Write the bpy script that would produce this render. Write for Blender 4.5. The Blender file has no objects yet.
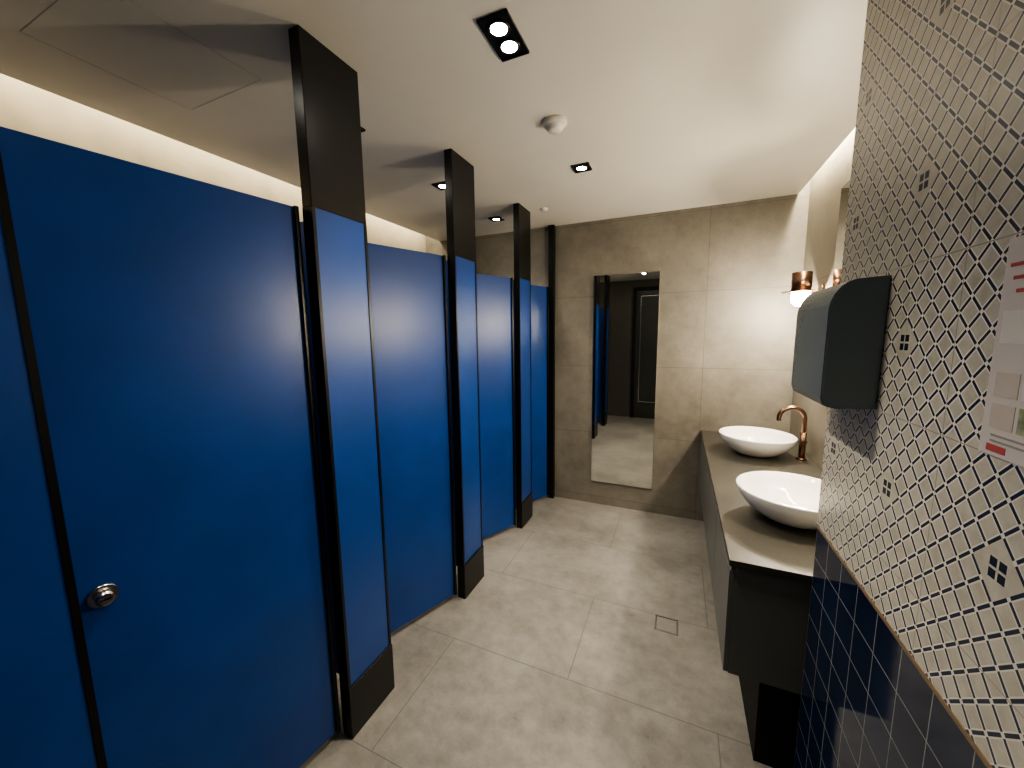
import bpy, bmesh, math
from mathutils import Matrix, Vector
S = bpy.context.scene
COL = S.collection

# ------------------------------------------------------------ dimensions
H = 2.495            # ceiling height
XW_L = -2.42         # wall behind stalls
XC_L = -2.25         # ceiling edge at left cove
XP = -1.10           # aisle face of stall pilasters
XT = 0.42            # patterned wall plane
YT = 1.41            # far end of patterned wall
XR = 0.78            # alcove wall
XC_R = 0.715
YB = 3.34            # back wall
YF = -0.6            # wall behind the camera
ZD = 1.97            # door top

# ------------------------------------------------------------ node helpers
class NT:
    def __init__(s, name):
        s.m = bpy.data.materials.new(name); s.m.use_nodes = True
        s.t = s.m.node_tree; s.n = s.t.nodes; s.l = s.t.links
        s.b = s.n['Principled BSDF']
    def setin(s, sock, v):
        if isinstance(v, bpy.types.NodeSocket): s.l.new(v, sock)
        else: sock.default_value = v
    def math(s, op, a, b=None, c=None):
        n = s.n.new('ShaderNodeMath'); n.operation = op
        s.setin(n.inputs[0], a)
        if b is not None: s.setin(n.inputs[1], b)
        if c is not None: s.setin(n.inputs[2], c)
        return n.outputs[0]
    def pos(s):
        g = s.n.new('ShaderNodeNewGeometry'); x = s.n.new('ShaderNodeSeparateXYZ')
        s.l.new(g.outputs['Position'], x.inputs[0]); return x.outputs, g.outputs['Position']
    def noise(s, scale, detail=4, rough=0.55, vec=None):
        n = s.n.new('ShaderNodeTexNoise'); n.inputs['Scale'].default_value = scale
        n.inputs['Detail'].default_value = detail; n.inputs['Roughness'].default_value = rough
        if vec is None: vec = s.pos()[1]
        s.l.new(vec, n.inputs['Vector']); return n.outputs['Fac']
    def mix(s, f, a, b):
        n = s.n.new('ShaderNodeMix'); n.data_type = 'RGBA'
        s.setin(n.inputs[0], f)
        for i, v in ((6, a), (7, b)):
            if isinstance(v, bpy.types.NodeSocket): s.l.new(v, n.inputs[i])
            else: n.inputs[i].default_value = (*v, 1)
        return n.outputs[2]
    def ramp(s, f, lo, hi, a, b):
        n = s.n.new('ShaderNodeMapRange'); s.setin(n.inputs[0], f)
        n.inputs[1].default_value = lo; n.inputs[2].default_value = hi
        n.inputs[3].default_value = a; n.inputs[4].default_value = b
        return n.outputs[0]
    def dist(s, c, period, off):   # distance (metres) to nearest line
        a = s.math('SUBTRACT', c, off); a = s.math('DIVIDE', a, period)
        r = s.math('ROUND', a); return s.math('MULTIPLY', s.math('ABSOLUTE', s.math('SUBTRACT', a, r)), period)
    def bump(s, h, strength=0.2, d=0.002):
        n = s.n.new('ShaderNodeBump'); n.inputs['Strength'].default_value = strength
        n.inputs['Distance'].default_value = d
        s.l.new(h, n.inputs['Height']); s.l.new(n.outputs[0], s.b.inputs['Normal'])

def simple(name, col, rough=0.5, metal=0.0, var=0.06, scale=8, bump=0.0, spec=0.5):
    t = NT(name)
    f = t.noise(scale)
    k = t.ramp(f, 0.3, 0.7, 0, 1)
    a = tuple(c*(1-var) for c in col); b = tuple(min(1, c*(1+var)) for c in col)
    t.l.new(t.mix(k, a, b), t.b.inputs['Base Color'])
    t.b.inputs['Roughness'].default_value = rough; t.b.inputs['Metallic'].default_value = metal
    t.b.inputs['Specular IOR Level'].default_value = spec
    if bump: t.bump(t.noise(scale*30), bump, 0.001)
    return t.m

def emis(name, col, st):
    t = NT(name); t.b.inputs['Base Color'].default_value = (*col, 1)
    t.b.inputs['Emission Color'].default_value = (*col, 1); t.b.inputs['Emission Strength'].default_value = st
    return t.m

def stone(name, c1, c2, ax_u, ax_v, pu, ou, pv, ov, brick=False, grout=(0.2,0.19,0.17), gw=0.0025, rough=0.45):
    t = NT(name); P, vec = t.pos()
    u, v = P[ax_u], P[ax_v]
    dv = t.dist(v, pv, ov)
    if brick:
        row = t.math('FLOOR', t.math('DIVIDE', t.math('SUBTRACT', v, ov), pv))
        sh = t.math('MULTIPLY', t.math('MODULO', t.math('ADD', row, 100), 2), pu/2)
        u = t.math('ADD', u, sh)
    du = t.dist(u, pu, ou)
    g = t.math('LESS_THAN', t.math('MINIMUM', du, dv), gw)
    n1 = t.noise(1.6, 6, 0.62); n2 = t.noise(14, 5, 0.7); n3 = t.noise(160, 2, 0.5)
    f = t.math('ADD', t.math('MULTIPLY', n1, 0.6), t.math('MULTIPLY', n2, 0.3))
    f = t.math('ADD', f, t.math('MULTIPLY', n3, 0.1))
    k = t.ramp(f, 0.38, 0.62, 0, 1)
    c = t.mix(k, c1, c2); c = t.mix(t.math('MULTIPLY', g, 0.7), c, grout)
    t.l.new(c, t.b.inputs['Base Color'])
    t.l.new(t.ramp(n2, 0.3, 0.7, rough-0.07, rough+0.1), t.b.inputs['Roughness'])
    t.bump(t.math('SUBTRACT', t.math('MULTIPLY', n2, 0.3), g), 0.25, 0.002)
    return t.m

M = {}
M['floor'] = stone('floor_porcelain', (0.138,0.131,0.118), (0.285,0.273,0.250), 0, 1, 1.2, -0.40, 0.58, 1.49, True, (0.09,0.085,0.076), 0.0022, 0.34)
M['wall'] = stone('wall_stone_tile', (0.125,0.114,0.092), (0.225,0.208,0.174), 0, 2, 1.2, 0.18, 0.6, 1.27, False, (0.07,0.063,0.05), 0.002, 0.5)
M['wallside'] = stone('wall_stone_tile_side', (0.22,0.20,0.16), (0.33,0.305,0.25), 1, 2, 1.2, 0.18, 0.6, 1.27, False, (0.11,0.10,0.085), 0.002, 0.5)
M['plaster'] = simple('cove_plaster', (0.50,0.45,0.35), 0.7, var=0.14, scale=5)
M['ceil'] = simple('ceiling_paint', (0.74,0.71,0.63), 0.42, var=0.03, scale=3)
M['blue'] = simple('blue_laminate', (0.002,0.040,0.205), 0.34, var=0.10, scale=5, bump=0.04)
M['black'] = simple('black_powdercoat', (0.005,0.005,0.005), 0.32, var=0.15, spec=0.3)
M['blackm'] = simple('black_matte', (0.006,0.006,0.0065), 0.6, spec=0.3)
M['cab'] = simple('charcoal_cabinet', (0.11,0.114,0.108), 0.4)
M['leaf'] = simple('dark_door_paint', (0.03,0.034,0.03), 0.4)
M['rear'] = simple('dark_wall_paint', (0.07,0.068,0.058), 0.6)
M['counter'] = simple('taupe_stone_counter', (0.042,0.039,0.032), 0.42, var=0.15, scale=60)
M['ceramic'] = simple('white_ceramic', (0.86,0.85,0.82), 0.08, var=0.01)
M['bronze'] = simple('brushed_copper', (0.26,0.16,0.11), 0.28, 1.0)
M['steel'] = simple('brushed_steel', (0.6,0.58,0.55), 0.22, 1.0)
M['disp'] = simple('dark_steel_blue', (0.15,0.19,0.215), 0.26, 0.3, var=0.08, scale=4)
M['white'] = simple('white_plastic', (0.70,0.68,0.62), 0.4, var=0.02)
M['trim'] = simple('bronze_trim', (0.30,0.22,0.14), 0.4, 0.3)
t = NT('mirror_glass'); t.b.inputs['Metallic'].default_value = 1; t.b.inputs['Roughness'].default_value = 0.01
t.l.new(t.mix(t.noise(2), (0.80,0.80,0.77), (0.83,0.83,0.80)), t.b.inputs['Base Color']); M['mirror'] = t.m
M['lamp'] = emis('lamp_lens', (1.0,0.93,0.80), 40)
M['globe'] = emis('sconce_glow', (1.0,0.88,0.66), 40)

# patterned mosaic
def pattern():
    N = 6
    t = NT('lozenge_mosaic'); P, vec = t.pos(); c = 0.31/N
    p = t.math('DIVIDE', t.math('SUBTRACT', P[1], 1.03), c)
    q = t.math('DIVIDE', t.math('SUBTRACT', P[2], 1.525), c)
    A = t.math('ADD', p, q); B = t.math('SUBTRACT', p, q)
    fr = lambda x: t.math('ABSOLUTE', t.math('SUBTRACT', x, t.math('ROUND', x)))
    fa, fb = fr(A), fr(B)
    barA = t.math('MULTIPLY', t.math('LESS_THAN', fa, 0.072), t.math('GREATER_THAN', fb, 0.10))
    barB = t.math('MULTIPLY', t.math('LESS_THAN', fb, 0.072), t.math('GREATER_THAN', fa, 0.10))
    dark = t.math('MAXIMUM', barA, barB)
    light = t.math('LESS_THAN', t.math('MINIMUM', fa, fb), 0.135)
    frn = lambda x: t.math('MULTIPLY', fr(t.math('DIVIDE', x, float(N))), float(N))
    mp, mq = frn(p), frn(q)
    patch = t.math('LESS_THAN', t.math('ADD', mp, mq), 0.93)
    sq = lambda m: t.math('MULTIPLY', t.math('GREATER_THAN', m, 0.04), t.math('LESS_THAN', m, 0.30))
    motif = t.math('MULTIPLY', sq(mp), sq(mq))
    joint = t.math('LESS_THAN', t.math('MINIMUM', t.dist(P[1], 0.31, 1.03+0.155), t.dist(P[2], 0.31, 1.525+0.155)), 0.0009)
    base = t.mix(t.ramp(t.noise(30), 0.35, 0.65, 0, 1), (0.54,0.51,0.42), (0.65,0.615,0.52))
    c1 = t.mix(light, base, (0.80,0.765,0.67))
    c1 = t.mix(patch, c1, base)
    c1 = t.mix(t.math('MULTIPLY', dark, t.math('SUBTRACT', 1.0, patch)), c1, (0.012,0.028,0.07))
    c1 = t.mix(motif, c1, (0.006,0.02,0.045))
    c1 = t.mix(joint, c1, (0.40,0.37,0.31))
    t.l.new(c1, t.b.inputs['Base Color']); t.b.inputs['Roughness'].default_value = 0.3
    return t.m
M['pattern'] = pattern()
def navy():
    t = NT('navy_glazed_tile'); P, vec = t.pos()
    g = t.math('LESS_THAN', t.math('MINIMUM', t.dist(P[1], 0.1, 1.41), t.dist(P[2], 0.1, 0.94)), 0.0011)
    base = t.mix(t.ramp(t.noise(7), 0.3, 0.7, 0, 1), (0.005,0.013,0.040), (0.010,0.024,0.065))
    t.l.new(t.mix(g, base, (0.32,0.315,0.29)), t.b.inputs['Base Color'])
    t.l.new(t.ramp(g, 0, 1, 0.08, 0.6), t.b.inputs['Roughness'])
    t.bump(t.math('SUBTRACT', t.math('MULTIPLY', t.noise(9, 1), 0.6), g), 0.3, 0.002)
    return t.m
M['navy'] = navy()

# ------------------------------------------------------------ mesh helpers
def obj_from_bm(name, bm, mat, parent=None, smooth=False):
    me = bpy.data.meshes.new(name); bm.normal_update(); bm.to_mesh(me); bm.free()
    o = bpy.data.objects.new(name, me); COL.objects.link(o)
    if mat is not None: me.materials.append(mat)
    if smooth:
        for p in me.polygons: p.use_smooth = True
    if parent: o.parent = parent
    return o
def box(name, x0, x1, y0, y1, z0, z1, mat, parent=None, bev=0.0):
    bm = bmesh.new(); bmesh.ops.create_cube(bm, size=1)
    for v in bm.verts:
        v.co = Vector(((x0+x1)/2+v.co.x*(x1-x0), (y0+y1)/2+v.co.y*(y1-y0), (z0+z1)/2+v.co.z*(z1-z0)))
    if bev: bmesh.ops.bevel(bm, geom=bm.edges[:], offset=bev, segments=2, affect='EDGES', profile=0.5)
    return obj_from_bm(name, bm, mat, parent)
def cyl(name, loc, r, d, axis, mat, parent=None, r2=None, seg=32, bev=0):
    bm = bmesh.new(); bmesh.ops.create_cone(bm, cap_ends=True, segments=seg, radius1=r, radius2=r if r2 is None else r2, depth=d)
    if bev:
        es = [e for e in bm.edges if abs(e.verts[0].co.z-e.verts[1].co.z) < 1e-6 and len(e.link_faces) == 2]
        bmesh.ops.bevel(bm, geom=es, offset=bev, segments=2, affect='EDGES')
    R = {'X': Matrix.Rotation(math.pi/2, 4, 'Y'), 'Y': Matrix.Rotation(math.pi/2, 4, 'X'), 'Z': Matrix.Identity(4)}[axis]
    bmesh.ops.transform(bm, matrix=Matrix.Translation(loc) @ R, verts=bm.verts)
    o = obj_from_bm(name, bm, mat, parent)
    for p in o.data.polygons: p.use_smooth = len(p.vertices) == 4
    return o
def lathe(name, prof, loc, mat, parent=None, seg=64, caps=True):
    bm = bmesh.new(); rings = []
    for r, z in prof:
        rings.append([bm.verts.new((loc[0]+r*math.cos(2*math.pi*i/seg), loc[1]+r*math.sin(2*math.pi*i/seg), loc[2]+z)) for i in range(seg)])
    for a, b in zip(rings, rings[1:]):
        for i in range(seg):
            bm.faces.new((a[i], a[(i+1) % seg], b[(i+1) % seg], b[i]))
    if caps:
        bm.faces.new(rings[0][::-1]); bm.faces.new(rings[-1])
    bmesh.ops.recalc_face_normals(bm, faces=bm.faces)
    return obj_from_bm(name, bm, mat, parent, True)
def tube(name, pts, r, mat, parent=None):
    cu = bpy.data.curves.new(name+'_path', 'CURVE'); cu.dimensions = '3D'; cu.bevel_depth = r; cu.bevel_resolution = 6; cu.use_fill_caps = True
    sp = cu.splines.new('POLY'); sp.points.add(len(pts)-1)
    for p, q in zip(sp.points, pts): p.co = (*q, 1)
    tmp = bpy.data.objects.new(name+'_tmp', cu); COL.objects.link(tmp)
    bpy.context.view_layer.update()
    me = bpy.data.meshes.new_from_object(tmp.evaluated_get(bpy.context.evaluated_depsgraph_get()))
    bpy.data.objects.remove(tmp)
    o = bpy.data.objects.new(name, me); COL.objects.link(o); me.materials.clear(); me.materials.append(mat)
    for p in me.polygons: p.use_smooth = True
    if parent: o.parent = parent
    return o
def grp(name):
    e = bpy.data.objects.new(name, None); COL.objects.link(e); e.empty_display_size = 0.1; return e
WARM = (1.0, 0.88, 0.70)
def spot(name, loc, energy, parent, ang=115, blend=0.8, rot=(0,0,0), size=0.035, col=WARM):
    l = bpy.data.lights.new(name, 'SPOT'); l.energy = energy; l.spot_size = math.radians(ang); l.spot_blend = blend
    l.shadow_soft_size = size; l.color = col
    o = bpy.data.objects.new(name, l); COL.objects.link(o); o.location = loc; o.rotation_euler = rot; o.parent = parent; return o
def area(name, loc, sx, sy, energy, parent, rot=(0,0,0), col=WARM):
    l = bpy.data.lights.new(name, 'AREA'); l.shape = 'RECTANGLE'; l.size = sx; l.size_y = sy; l.energy = energy; l.color = col
    o = bpy.data.objects.new(name, l); COL.objects.link(o); o.location = loc; o.rotation_euler = rot; o.parent = parent; return o

# ------------------------------------------------------------ room shell
box('floor', XW_L-0.1, XR+0.1, YF-0.1, YB+0.1, -0.1, 0, M['floor'])
box('ceiling', XC_L, XC_R, YF-0.1, YB, H, H+0.06, M['ceil'])
box('ceiling_slab', XW_L-0.1, XR+0.1, YF-0.1, YB+0.1, H+0.2, H+0.3, M['ceil'])
box('wall_back', XW_L-0.1, XR+0.1, YB, YB+0.1, 0, H+0.2, M['wall'])
box('wall_left', XW_L-0.1, XW_L, YF-0.1, YB, 0, H+0.2, M['plaster'])
box('wall_right', XR, XR+0.1, YT, YB, 0, H+0.2, M['wallside'])
wr = grp('wall_right_tiled')
box('pattern_tiles', XT, XR+0.1, YF, YT, 0.95, H, M['pattern'], wr)
box('navy_tiles', XT+0.002, XR+0.1, YF, YT, 0, 0.942, M['navy'], wr)
box('trim_1', XT-0.002, XT+0.05, YF, YT+0.001, 0.942, 0.95, M['trim'])
box('wall_front', XW_L-0.1, XR+0.1, YF-0.1, YF, 0, H+0.2, M['rear'])
# entrance door behind camera (seen in the mirror)
d = grp('door_1')
dx0, dx1 = -0.72, 0.08
box('door_leaf', dx0, dx1, YF+0.002, YF+0.04, 0.005, 2.3, M['leaf'], d)
for i, (a, b) in enumerate(((dx0-0.06, dx0), (dx1, dx1+0.06))):
    box('jamb_%d' % (i+1), a, b, YF+0.001, YF+0.07, 0, 2.36, M['blackm'], d)
box('head', dx0, dx1, YF+0.001, YF+0.07, 2.3, 2.36, M['blackm'], d)
z0, z1 = 0.30, 2.2; a, b = dx0+0.08, dx1-0.08
box('moulding_1', a, b, YF+0.04, YF+0.046, z0, z0+0.012, M['steel'], d)
box('moulding_2', a, b, YF+0.04, YF+0.046, z1, z1+0.012, M['steel'], d)
box('moulding_3', a-0.012, a, YF+0.04, YF+0.046, z0, z1+0.012, M['steel'], d)
box('moulding_4', b, b+0.012, YF+0.04, YF+0.046, z0, z1+0.012, M['steel'], d)
cyl('pull_handle', (dx1-0.05, YF+0.08, 1.05), 0.011, 0.35, 'Z', M['steel'], d)
for i, z in enumerate((0.92, 1.18)): cyl('handle_post_%d' % (i+1), (dx1-0.05, YF+0.06, z), 0.007, 0.04, 'Y', M['steel'], d)

# ------------------------------------------------------------ cove lighting
c = grp('cove_light')
box('housing', XW_L, XW_L+0.14, YF, YB, H+0.185, H+0.2, M['white'], c)
area('strip_lamp', (XW_L+0.07, (YF+YB)/2, H+0.18), 0.10, YB-YF-0.1, 8, c, col=(1.0,0.86,0.62))
c = grp('cove_light')
box('housing', XR-0.06, XR, YT+0.02, YB, H+0.185, H+0.2, M['white'], c)
area('strip_lamp', (XR-0.03, (YT+YB)/2+0.01, H+0.18), 0.04, YB-YT-0.1, 14, c, col=(1.0,0.86,0.62))

# ------------------------------------------------------------ stalls
WP = 0.235; PY = [0.055, 0.915, 1.765, 2.655]
def pilaster(y0, y1):
    g = grp('stall_pilaster'); x0, x1 = XP-0.045, XP
    box('header_panel', x0, x1, y0, y1, ZD, H, M['black'], g, 0.002)
    box('blue_panel', x0+0.003, x1-0.003, y0+0.012, y1-0.012, 0.215, ZD, M['blue'], g)
    box('edge_trim_near', x0, x1, y0, y0+0.012, 0.215, ZD, M['black'], g)
    box('edge_trim_far', x0, x1, y1-0.012, y1, 0.215, ZD, M['black'], g)
    box('foot_panel', x0, x1+0.004, y0-0.002, y1+0.002, 0, 0.215, M['black'], g, 0.002)
def partition(y):
    g = grp('stall_partition')
    box('panel', XW_L+0.001, XP-0.046, y-0.015, y+0.015, 0.12, ZD, M['blue'], g)
    for i, x in enumerate((-2.3, -1.4)):
        cyl('leg_%d' % (i+1), (x, y, 0.06), 0.015, 0.12, 'Z', M['black'], g)
for y in PY:
    y1 = y+WP
    pilaster(y, y1); partition((y+y1)/2)
g = grp('stall_pilaster')
box('wall_post', -1.085, -1.035, YB-0.05, YB-0.001, 0, H, M['black'], g)
def door(hy, length, ang, hx=XP-0.055):
    g = grp('stall_door')
    # local: hinge at origin, leaf extends toward -Y
    box('leaf', -0.03, 0, -length, 0, 0.03, ZD, M['blue'], g, 0.0015)
    box('hinge_stile', -0.004, 0.012, -0.012, 0.0, 0.03, ZD, M['black'], g)
    for i, z in enumerate((0.35, 1.65)):
        cyl('hinge_%d' % (i+1), (-0.036, -0.01, z), 0.008, 0.09, 'Z', M['black'], g, seg=16)
    yl = -length+0.055
    cyl('lock_rose', (0.003, yl, 0.945), 0.027, 0.006, 'X', M['steel'], g, bev=0.001)
    cyl('lock_knob', (0.016, yl, 0.945), 0.016, 0.022, 'X', M['steel'], g, bev=0.003)
    box('indicator_slot', 0.0265, 0.0285, yl-0.010, yl+0.010, 0.943, 0.947, M['black'], g)
    g.location = (hx, hy, 0); g.rotation_euler = (0, 0, -math.radians(ang))
# door swings inward: near end goes to -X
door(PY[1]-0.012, 0.60, 8.5)
door(PY[2]-0.012, 0.60, 20.5)
door(PY[3]-0.012, 0.60, 25)
door(YB-0.055, 0.46, 23, -1.09)
door(PY[0]-0.012, 0.60, 8)

# ------------------------------------------------------------ vanity
v = grp('vanity_unit'); VX = 0.19; VY = 1.417; VZ = 0.770; XV = XR-0.001; YV = YB-0.001
box('countertop', VX, XV, VY-0.004, YV, VZ-0.022, VZ, M['counter'], v, 0.002)
box('carcass', VX+0.02, XV, VY+0.008, YV, 0.33, VZ-0.022, M['cab'], v)
n = 4; L = (YV-VY-0.012)/n
for i in range(n):
    box('drawer_front_%d' % (i+1), VX+0.004, VX+0.02, VY+0.01+i*L, VY+0.01+(i+1)*L-0.005, 0.332, VZ-0.045, M['cab'], v, 0.001)
box('plinth', 0.31, XV, VY+0.02, YV, 0, 0.33, M['blackm'], v)

def basin(x, y):
    prof = [(0.085,0.0),(0.10,0.004),(0.135,0.022),(0.175,0.055),(0.20,0.09),(0.212,0.122),(0.213,0.127),(0.208,0.130),(0.203,0.127),
            (0.193,0.096),(0.17,0.064),(0.13,0.034),(0.08,0.02),(0.03,0.016)]
    g = grp('vessel_basin')
    lathe('bowl', prof, (x, y, VZ), M['ceramic'], g)
    cyl('drain', (x, y, VZ+0.019), 0.022, 0.006, 'Z', M['bronze'], g)
basin(0.468, 1.85); basin(0.48, 2.80)
def tap(y):
    g = grp('basin_tap'); x = 0.715
    cyl('base', (x, y, VZ+0.006), 0.027, 0.012, 'Z', M['bronze'], g, bev=0.002)
    cyl('body', (x, y, VZ+0.09), 0.017, 0.16, 'Z', M['bronze'], g)
    pts = [(x, y, VZ+0.15), (x, y, VZ+0.255)]
    R = 0.065
    for k in range(1, 17):
        a = math.pi*k/16; pts.append((x-R+R*math.cos(a), y, VZ+0.255+R*math.sin(a)))
    pts.append((x-2*R, y, VZ+0.235))
    tube('spout', pts, 0.013, M['bronze'], g)
    cyl('handle_hub', (x, y-0.025, VZ+0.12), 0.012, 0.03, 'Y', M['bronze'], g)
    tube('lever', [(x, y-0.04, VZ+0.12), (x, y-0.045, VZ+0.17), (x, y-0.05, VZ+0.185)], 0.005, M['bronze'], g)
tap(1.85); tap(2.76)

# ------------------------------------------------------------ mirrors
m = grp('full_length_mirror')
box('glass', -0.685, -0.165, YB-0.014, YB-0.012, 0.22, 2.04, M['mirror'], m)
box('backing', -0.688, -0.162, YB-0.012, YB-0.0005, 0.217, 2.043, M['steel'], m)
m = grp('vanity_mirror')
box('glass', XR-0.022, XR-0.020, 1.86, 2.66, 1.15, 2.30, M['mirror'], m)
box('backing', XR-0.020, XR-0.0005, 1.855, 2.665, 1.145, 2.305, M['blackm'], m)

# ------------------------------------------------------------ sconces
def sconce(y):
    g = grp('sconce_lamp'); x = XR-0.105; z = 1.785
    cyl('back_plate', (XR-0.0065, y, z), 0.045, 0.012, 'X', M['bronze'], g)
    cyl('arm', (XR-0.05, y, z), 0.009, 0.10, 'X', M['bronze'], g)
    cyl('shade', (x, y, z+0.066), 0.052, 0.115, 'Z', M['bronze'], g, bev=0.002)
    cyl('disc', (x, y, z+0.006), 0.10, 0.006, 'Z', M['bronze'], g, bev=0.001)
    lathe('glow_globe', [(0.046,0),(0.05,-0.03),(0.044,-0.06),(0.026,-0.078),(0.004,-0.083)], (x, y, z+0.003), M['globe'], g)
    l = bpy.data.lights.new('bulb', 'POINT'); l.energy = 11; l.color = WARM; l.shadow_soft_size = 0.03
    o = bpy.data.objects.new('bulb', l); COL.objects.link(o); o.location = (x, y, z-0.12); o.parent = g
sconce(2.90); sconce(1.72)  # second sconce is added, hidden behind the tiled wall, to brighten the ceiling

# ------------------------------------------------------------ towel dispenser
def dispenser():
    g = grp('paper_towel_dispenser')
    y0, y1 = 1.11, 1.375; zb, zt = 1.37, 1.67; D = 0.105
    xt = XT-0.0005
    prof = [(xt, zb+0.002), (xt-0.075, zb-0.003), (xt-D+0.006, zb+0.004), (xt-D, zb+0.02)]
    prof += [(xt-D, zt-0.075)]
    for k in range(1, 9):
        a = math.pi/2*k/8; prof.append((xt-D+0.055*(1-math.cos(a)), zt-0.075+0.072*math.sin(a)))
    prof += [(xt, zt)]
    bm = bmesh.new()
    A = [bm.verts.new((x, y0, z)) for x, z in prof]; B = [bm.verts.new((x, y1, z)) for x, z in prof]
    bm.faces.new(A); bm.faces.new(B[::-1])
    for i in range(len(prof)):
        j = (i+1) % len(prof); bm.faces.new((A[j], A[i], B[i], B[j]))
    bmesh.ops.recalc_face_normals(bm, faces=bm.faces)
    bmesh.ops.bevel(bm, geom=[e for e in bm.edges if abs(e.verts[0].co.y-e.verts[1].co.y) < 1e-6], offset=0.003, segments=2, affect='EDGES')
    obj_from_bm('body', bm, M['disp'], g)
    box('paper_slot', XT-0.08, XT-0.03, y0+0.04, y1-0.04, zb-0.006, zb+0.002, M['blackm'], g)
dispenser()

# ------------------------------------------------------------ notice
p = grp('notice_poster')
xa = XT-0.002
box('sheet', xa, XT-0.0003, 0.565, 0.785, 1.37, 1.675, simple('paper', (0.70,0.65,0.62), 0.35, var=0.03), p)
pink = simple('print_red', (0.50,0.09,0.09), 0.5); grn = simple('print_green', (0.33,0.38,0.24), 0.5, var=0.4, scale=60)
gry = simple('print_grey', (0.35,0.33,0.33), 0.5); org = simple('print_orange', (0.6,0.36,0.22), 0.5)
wht = simple('print_white', (0.76,0.73,0.69), 0.4); pal = simple('print_pale', (0.62,0.56,0.50), 0.4)
k = 0
def pb(y0, y1, z0, z1, mt):
    global k; k += 1
    box('print_%d' % k, xa-0.0006, xa, y0, y1, z0, z1, mt, p)
for r in range(3): pb(0.60, 0.775-0.008*r, 1.635-r*0.018, 1.640-r*0.018, pink)
pb(0.575, 0.775, 1.53, 1.575, wht)
for r in range(2):
    for cc in range(4):
        pb(0.582+cc*0.049, 0.624+cc*0.049, 1.455-r*0.045, 1.49-r*0.045, (pal, grn, wht, pal, org, wht, grn, pal)[cc+r*4])
for r in range(2): pb(0.59, 0.765, 1.398-r*0.008, 1.401-r*0.008, gry)
pb(0.735, 0.77, 1.376, 1.386, pink)

# ------------------------------------------------------------ ceiling fittings
def downlight(x, y, n, energy, ang=110):
    g = grp('recessed_downlight'); L = 0.085*n+0.015; w = 0.05; z = H
    box('plate', x-w, x+w, y-L/2, y+L/2, z-0.003, z, M['blackm'], g)
    for i, (a, b, c_, d_) in enumerate(((x-w, x-w+0.006, y-L/2, y+L/2), (x+w-0.006, x+w, y-L/2, y+L/2), (x-w, x+w, y-L/2, y-L/2+0.006), (x-w, x+w, y+L/2-0.006, y+L/2))):
        box('frame_%d' % (i+1), a, b, c_, d_, z-0.008, z-0.003, M['black'], g)
    for i in range(n):
        yy = y+(i-(n-1)/2)*0.08
        cyl('lens_%d' % (i+1), (x, yy, z-0.005), 0.026, 0.004, 'Z', M['lamp'], g)
        lathe('ring_%d' % (i+1), [(0.027,0),(0.035,0),(0.035,-0.005),(0.027,-0.005)], (x, yy, z-0.003), M['black'], g, 32, caps=False)
        spot('lamp_%d' % (i+1), (x, yy, z-0.015), energy, g, ang)
downlight(-0.55, 0.17, 2, 2)
downlight(-0.55, 1.22, 2, 18)
downlight(-0.55, 2.27, 1, 30)
for y in (0.6, 1.40, 2.15, 2.92): downlight(-1.41, y, 1, 2.5 if y < 1 else 14)
g = grp('smoke_detector')
lathe('body', [(0.055,0),(0.055,-0.012),(0.048,-0.02),(0.036,-0.022),(0.034,-0.036),(0.026,-0.042),(0.005,-0.043)], (-0.55, 1.757, H), M['white'], g)
g = grp('ceiling_sensor')
lathe('body', [(0.032,0),(0.032,-0.006),(0.02,-0.016),(0.004,-0.018)], (-0.98, 2.86, H), M['white'], g)
g = grp('ceiling_access_panel')
jg = simple('joint_grey', (0.55,0.52,0.47), 0.6)
for i, (a, b, c_, d_) in enumerate(((-1.9, -1.45, 0.58, 0.582), (-1.9, -1.45, 1.03, 1.032), (-1.9, -1.898, 0.58, 1.032), (-1.452, -1.45, 0.58, 1.032))):
    box('joint_%d' % (i+1), a, b, c_, d_, H-0.0008, H, jg, g)

# ------------------------------------------------------------ floor drain
g = grp('floor_drain')
a = 0.058; cx, cy = 0.0, 2.01
for i, (x0, x1, y0, y1) in enumerate(((cx-a, cx-a+0.005, cy-a, cy+a), (cx+a-0.005, cx+a, cy-a, cy+a), (cx-a, cx+a, cy-a, cy-a+0.005), (cx-a, cx+a, cy+a-0.005, cy+a))):
    box('frame_%d' % (i+1), x0, x1, y0, y1, 0, 0.0015, M['steel'], g)
for i, (x0, x1, y0, y1) in enumerate(((cx-a+0.005, cx-a+0.008, cy-a+0.005, cy+a-0.005), (cx+a-0.008, cx+a-0.005, cy-a+0.005, cy+a-0.005), (cx-a+0.005, cx+a-0.005, cy-a+0.005, cy-a+0.008), (cx-a+0.005, cx+a-0.005, cy+a-0.008, cy+a-0.005))):
    box('gap_%d' % (i+1), x0, x1, y0, y1, 0, 0.001, M['blackm'], g)

# ------------------------------------------------------------ world, camera
w = bpy.data.worlds.new('world'); S.world = w; w.use_nodes = True
w.node_tree.nodes['Background'].inputs[0].default_value = (0.9,0.85,0.75,1); w.node_tree.nodes['Background'].inputs[1].default_value = 0.1
cam = bpy.data.cameras.new('camera'); co = bpy.data.objects.new('camera', cam); COL.objects.link(co)
cam.sensor_width = 36; cam.lens = 36*378/1024; cam.clip_start = 0.02
R = Matrix.Rotation(math.radians(23.8), 4, 'Z') @ Matrix.Rotation(math.radians(90-7.4), 4, 'X') @ Matrix.Rotation(math.radians(-0.7), 4, 'Z')
co.matrix_world = Matrix.Translation((0, 0, 1.55)) @ R
S.camera = co
S.view_settings.view_transform = 'AgX'
S.view_settings.look = 'AgX - Medium High Contrast'
S.view_settings.exposure = 1.65
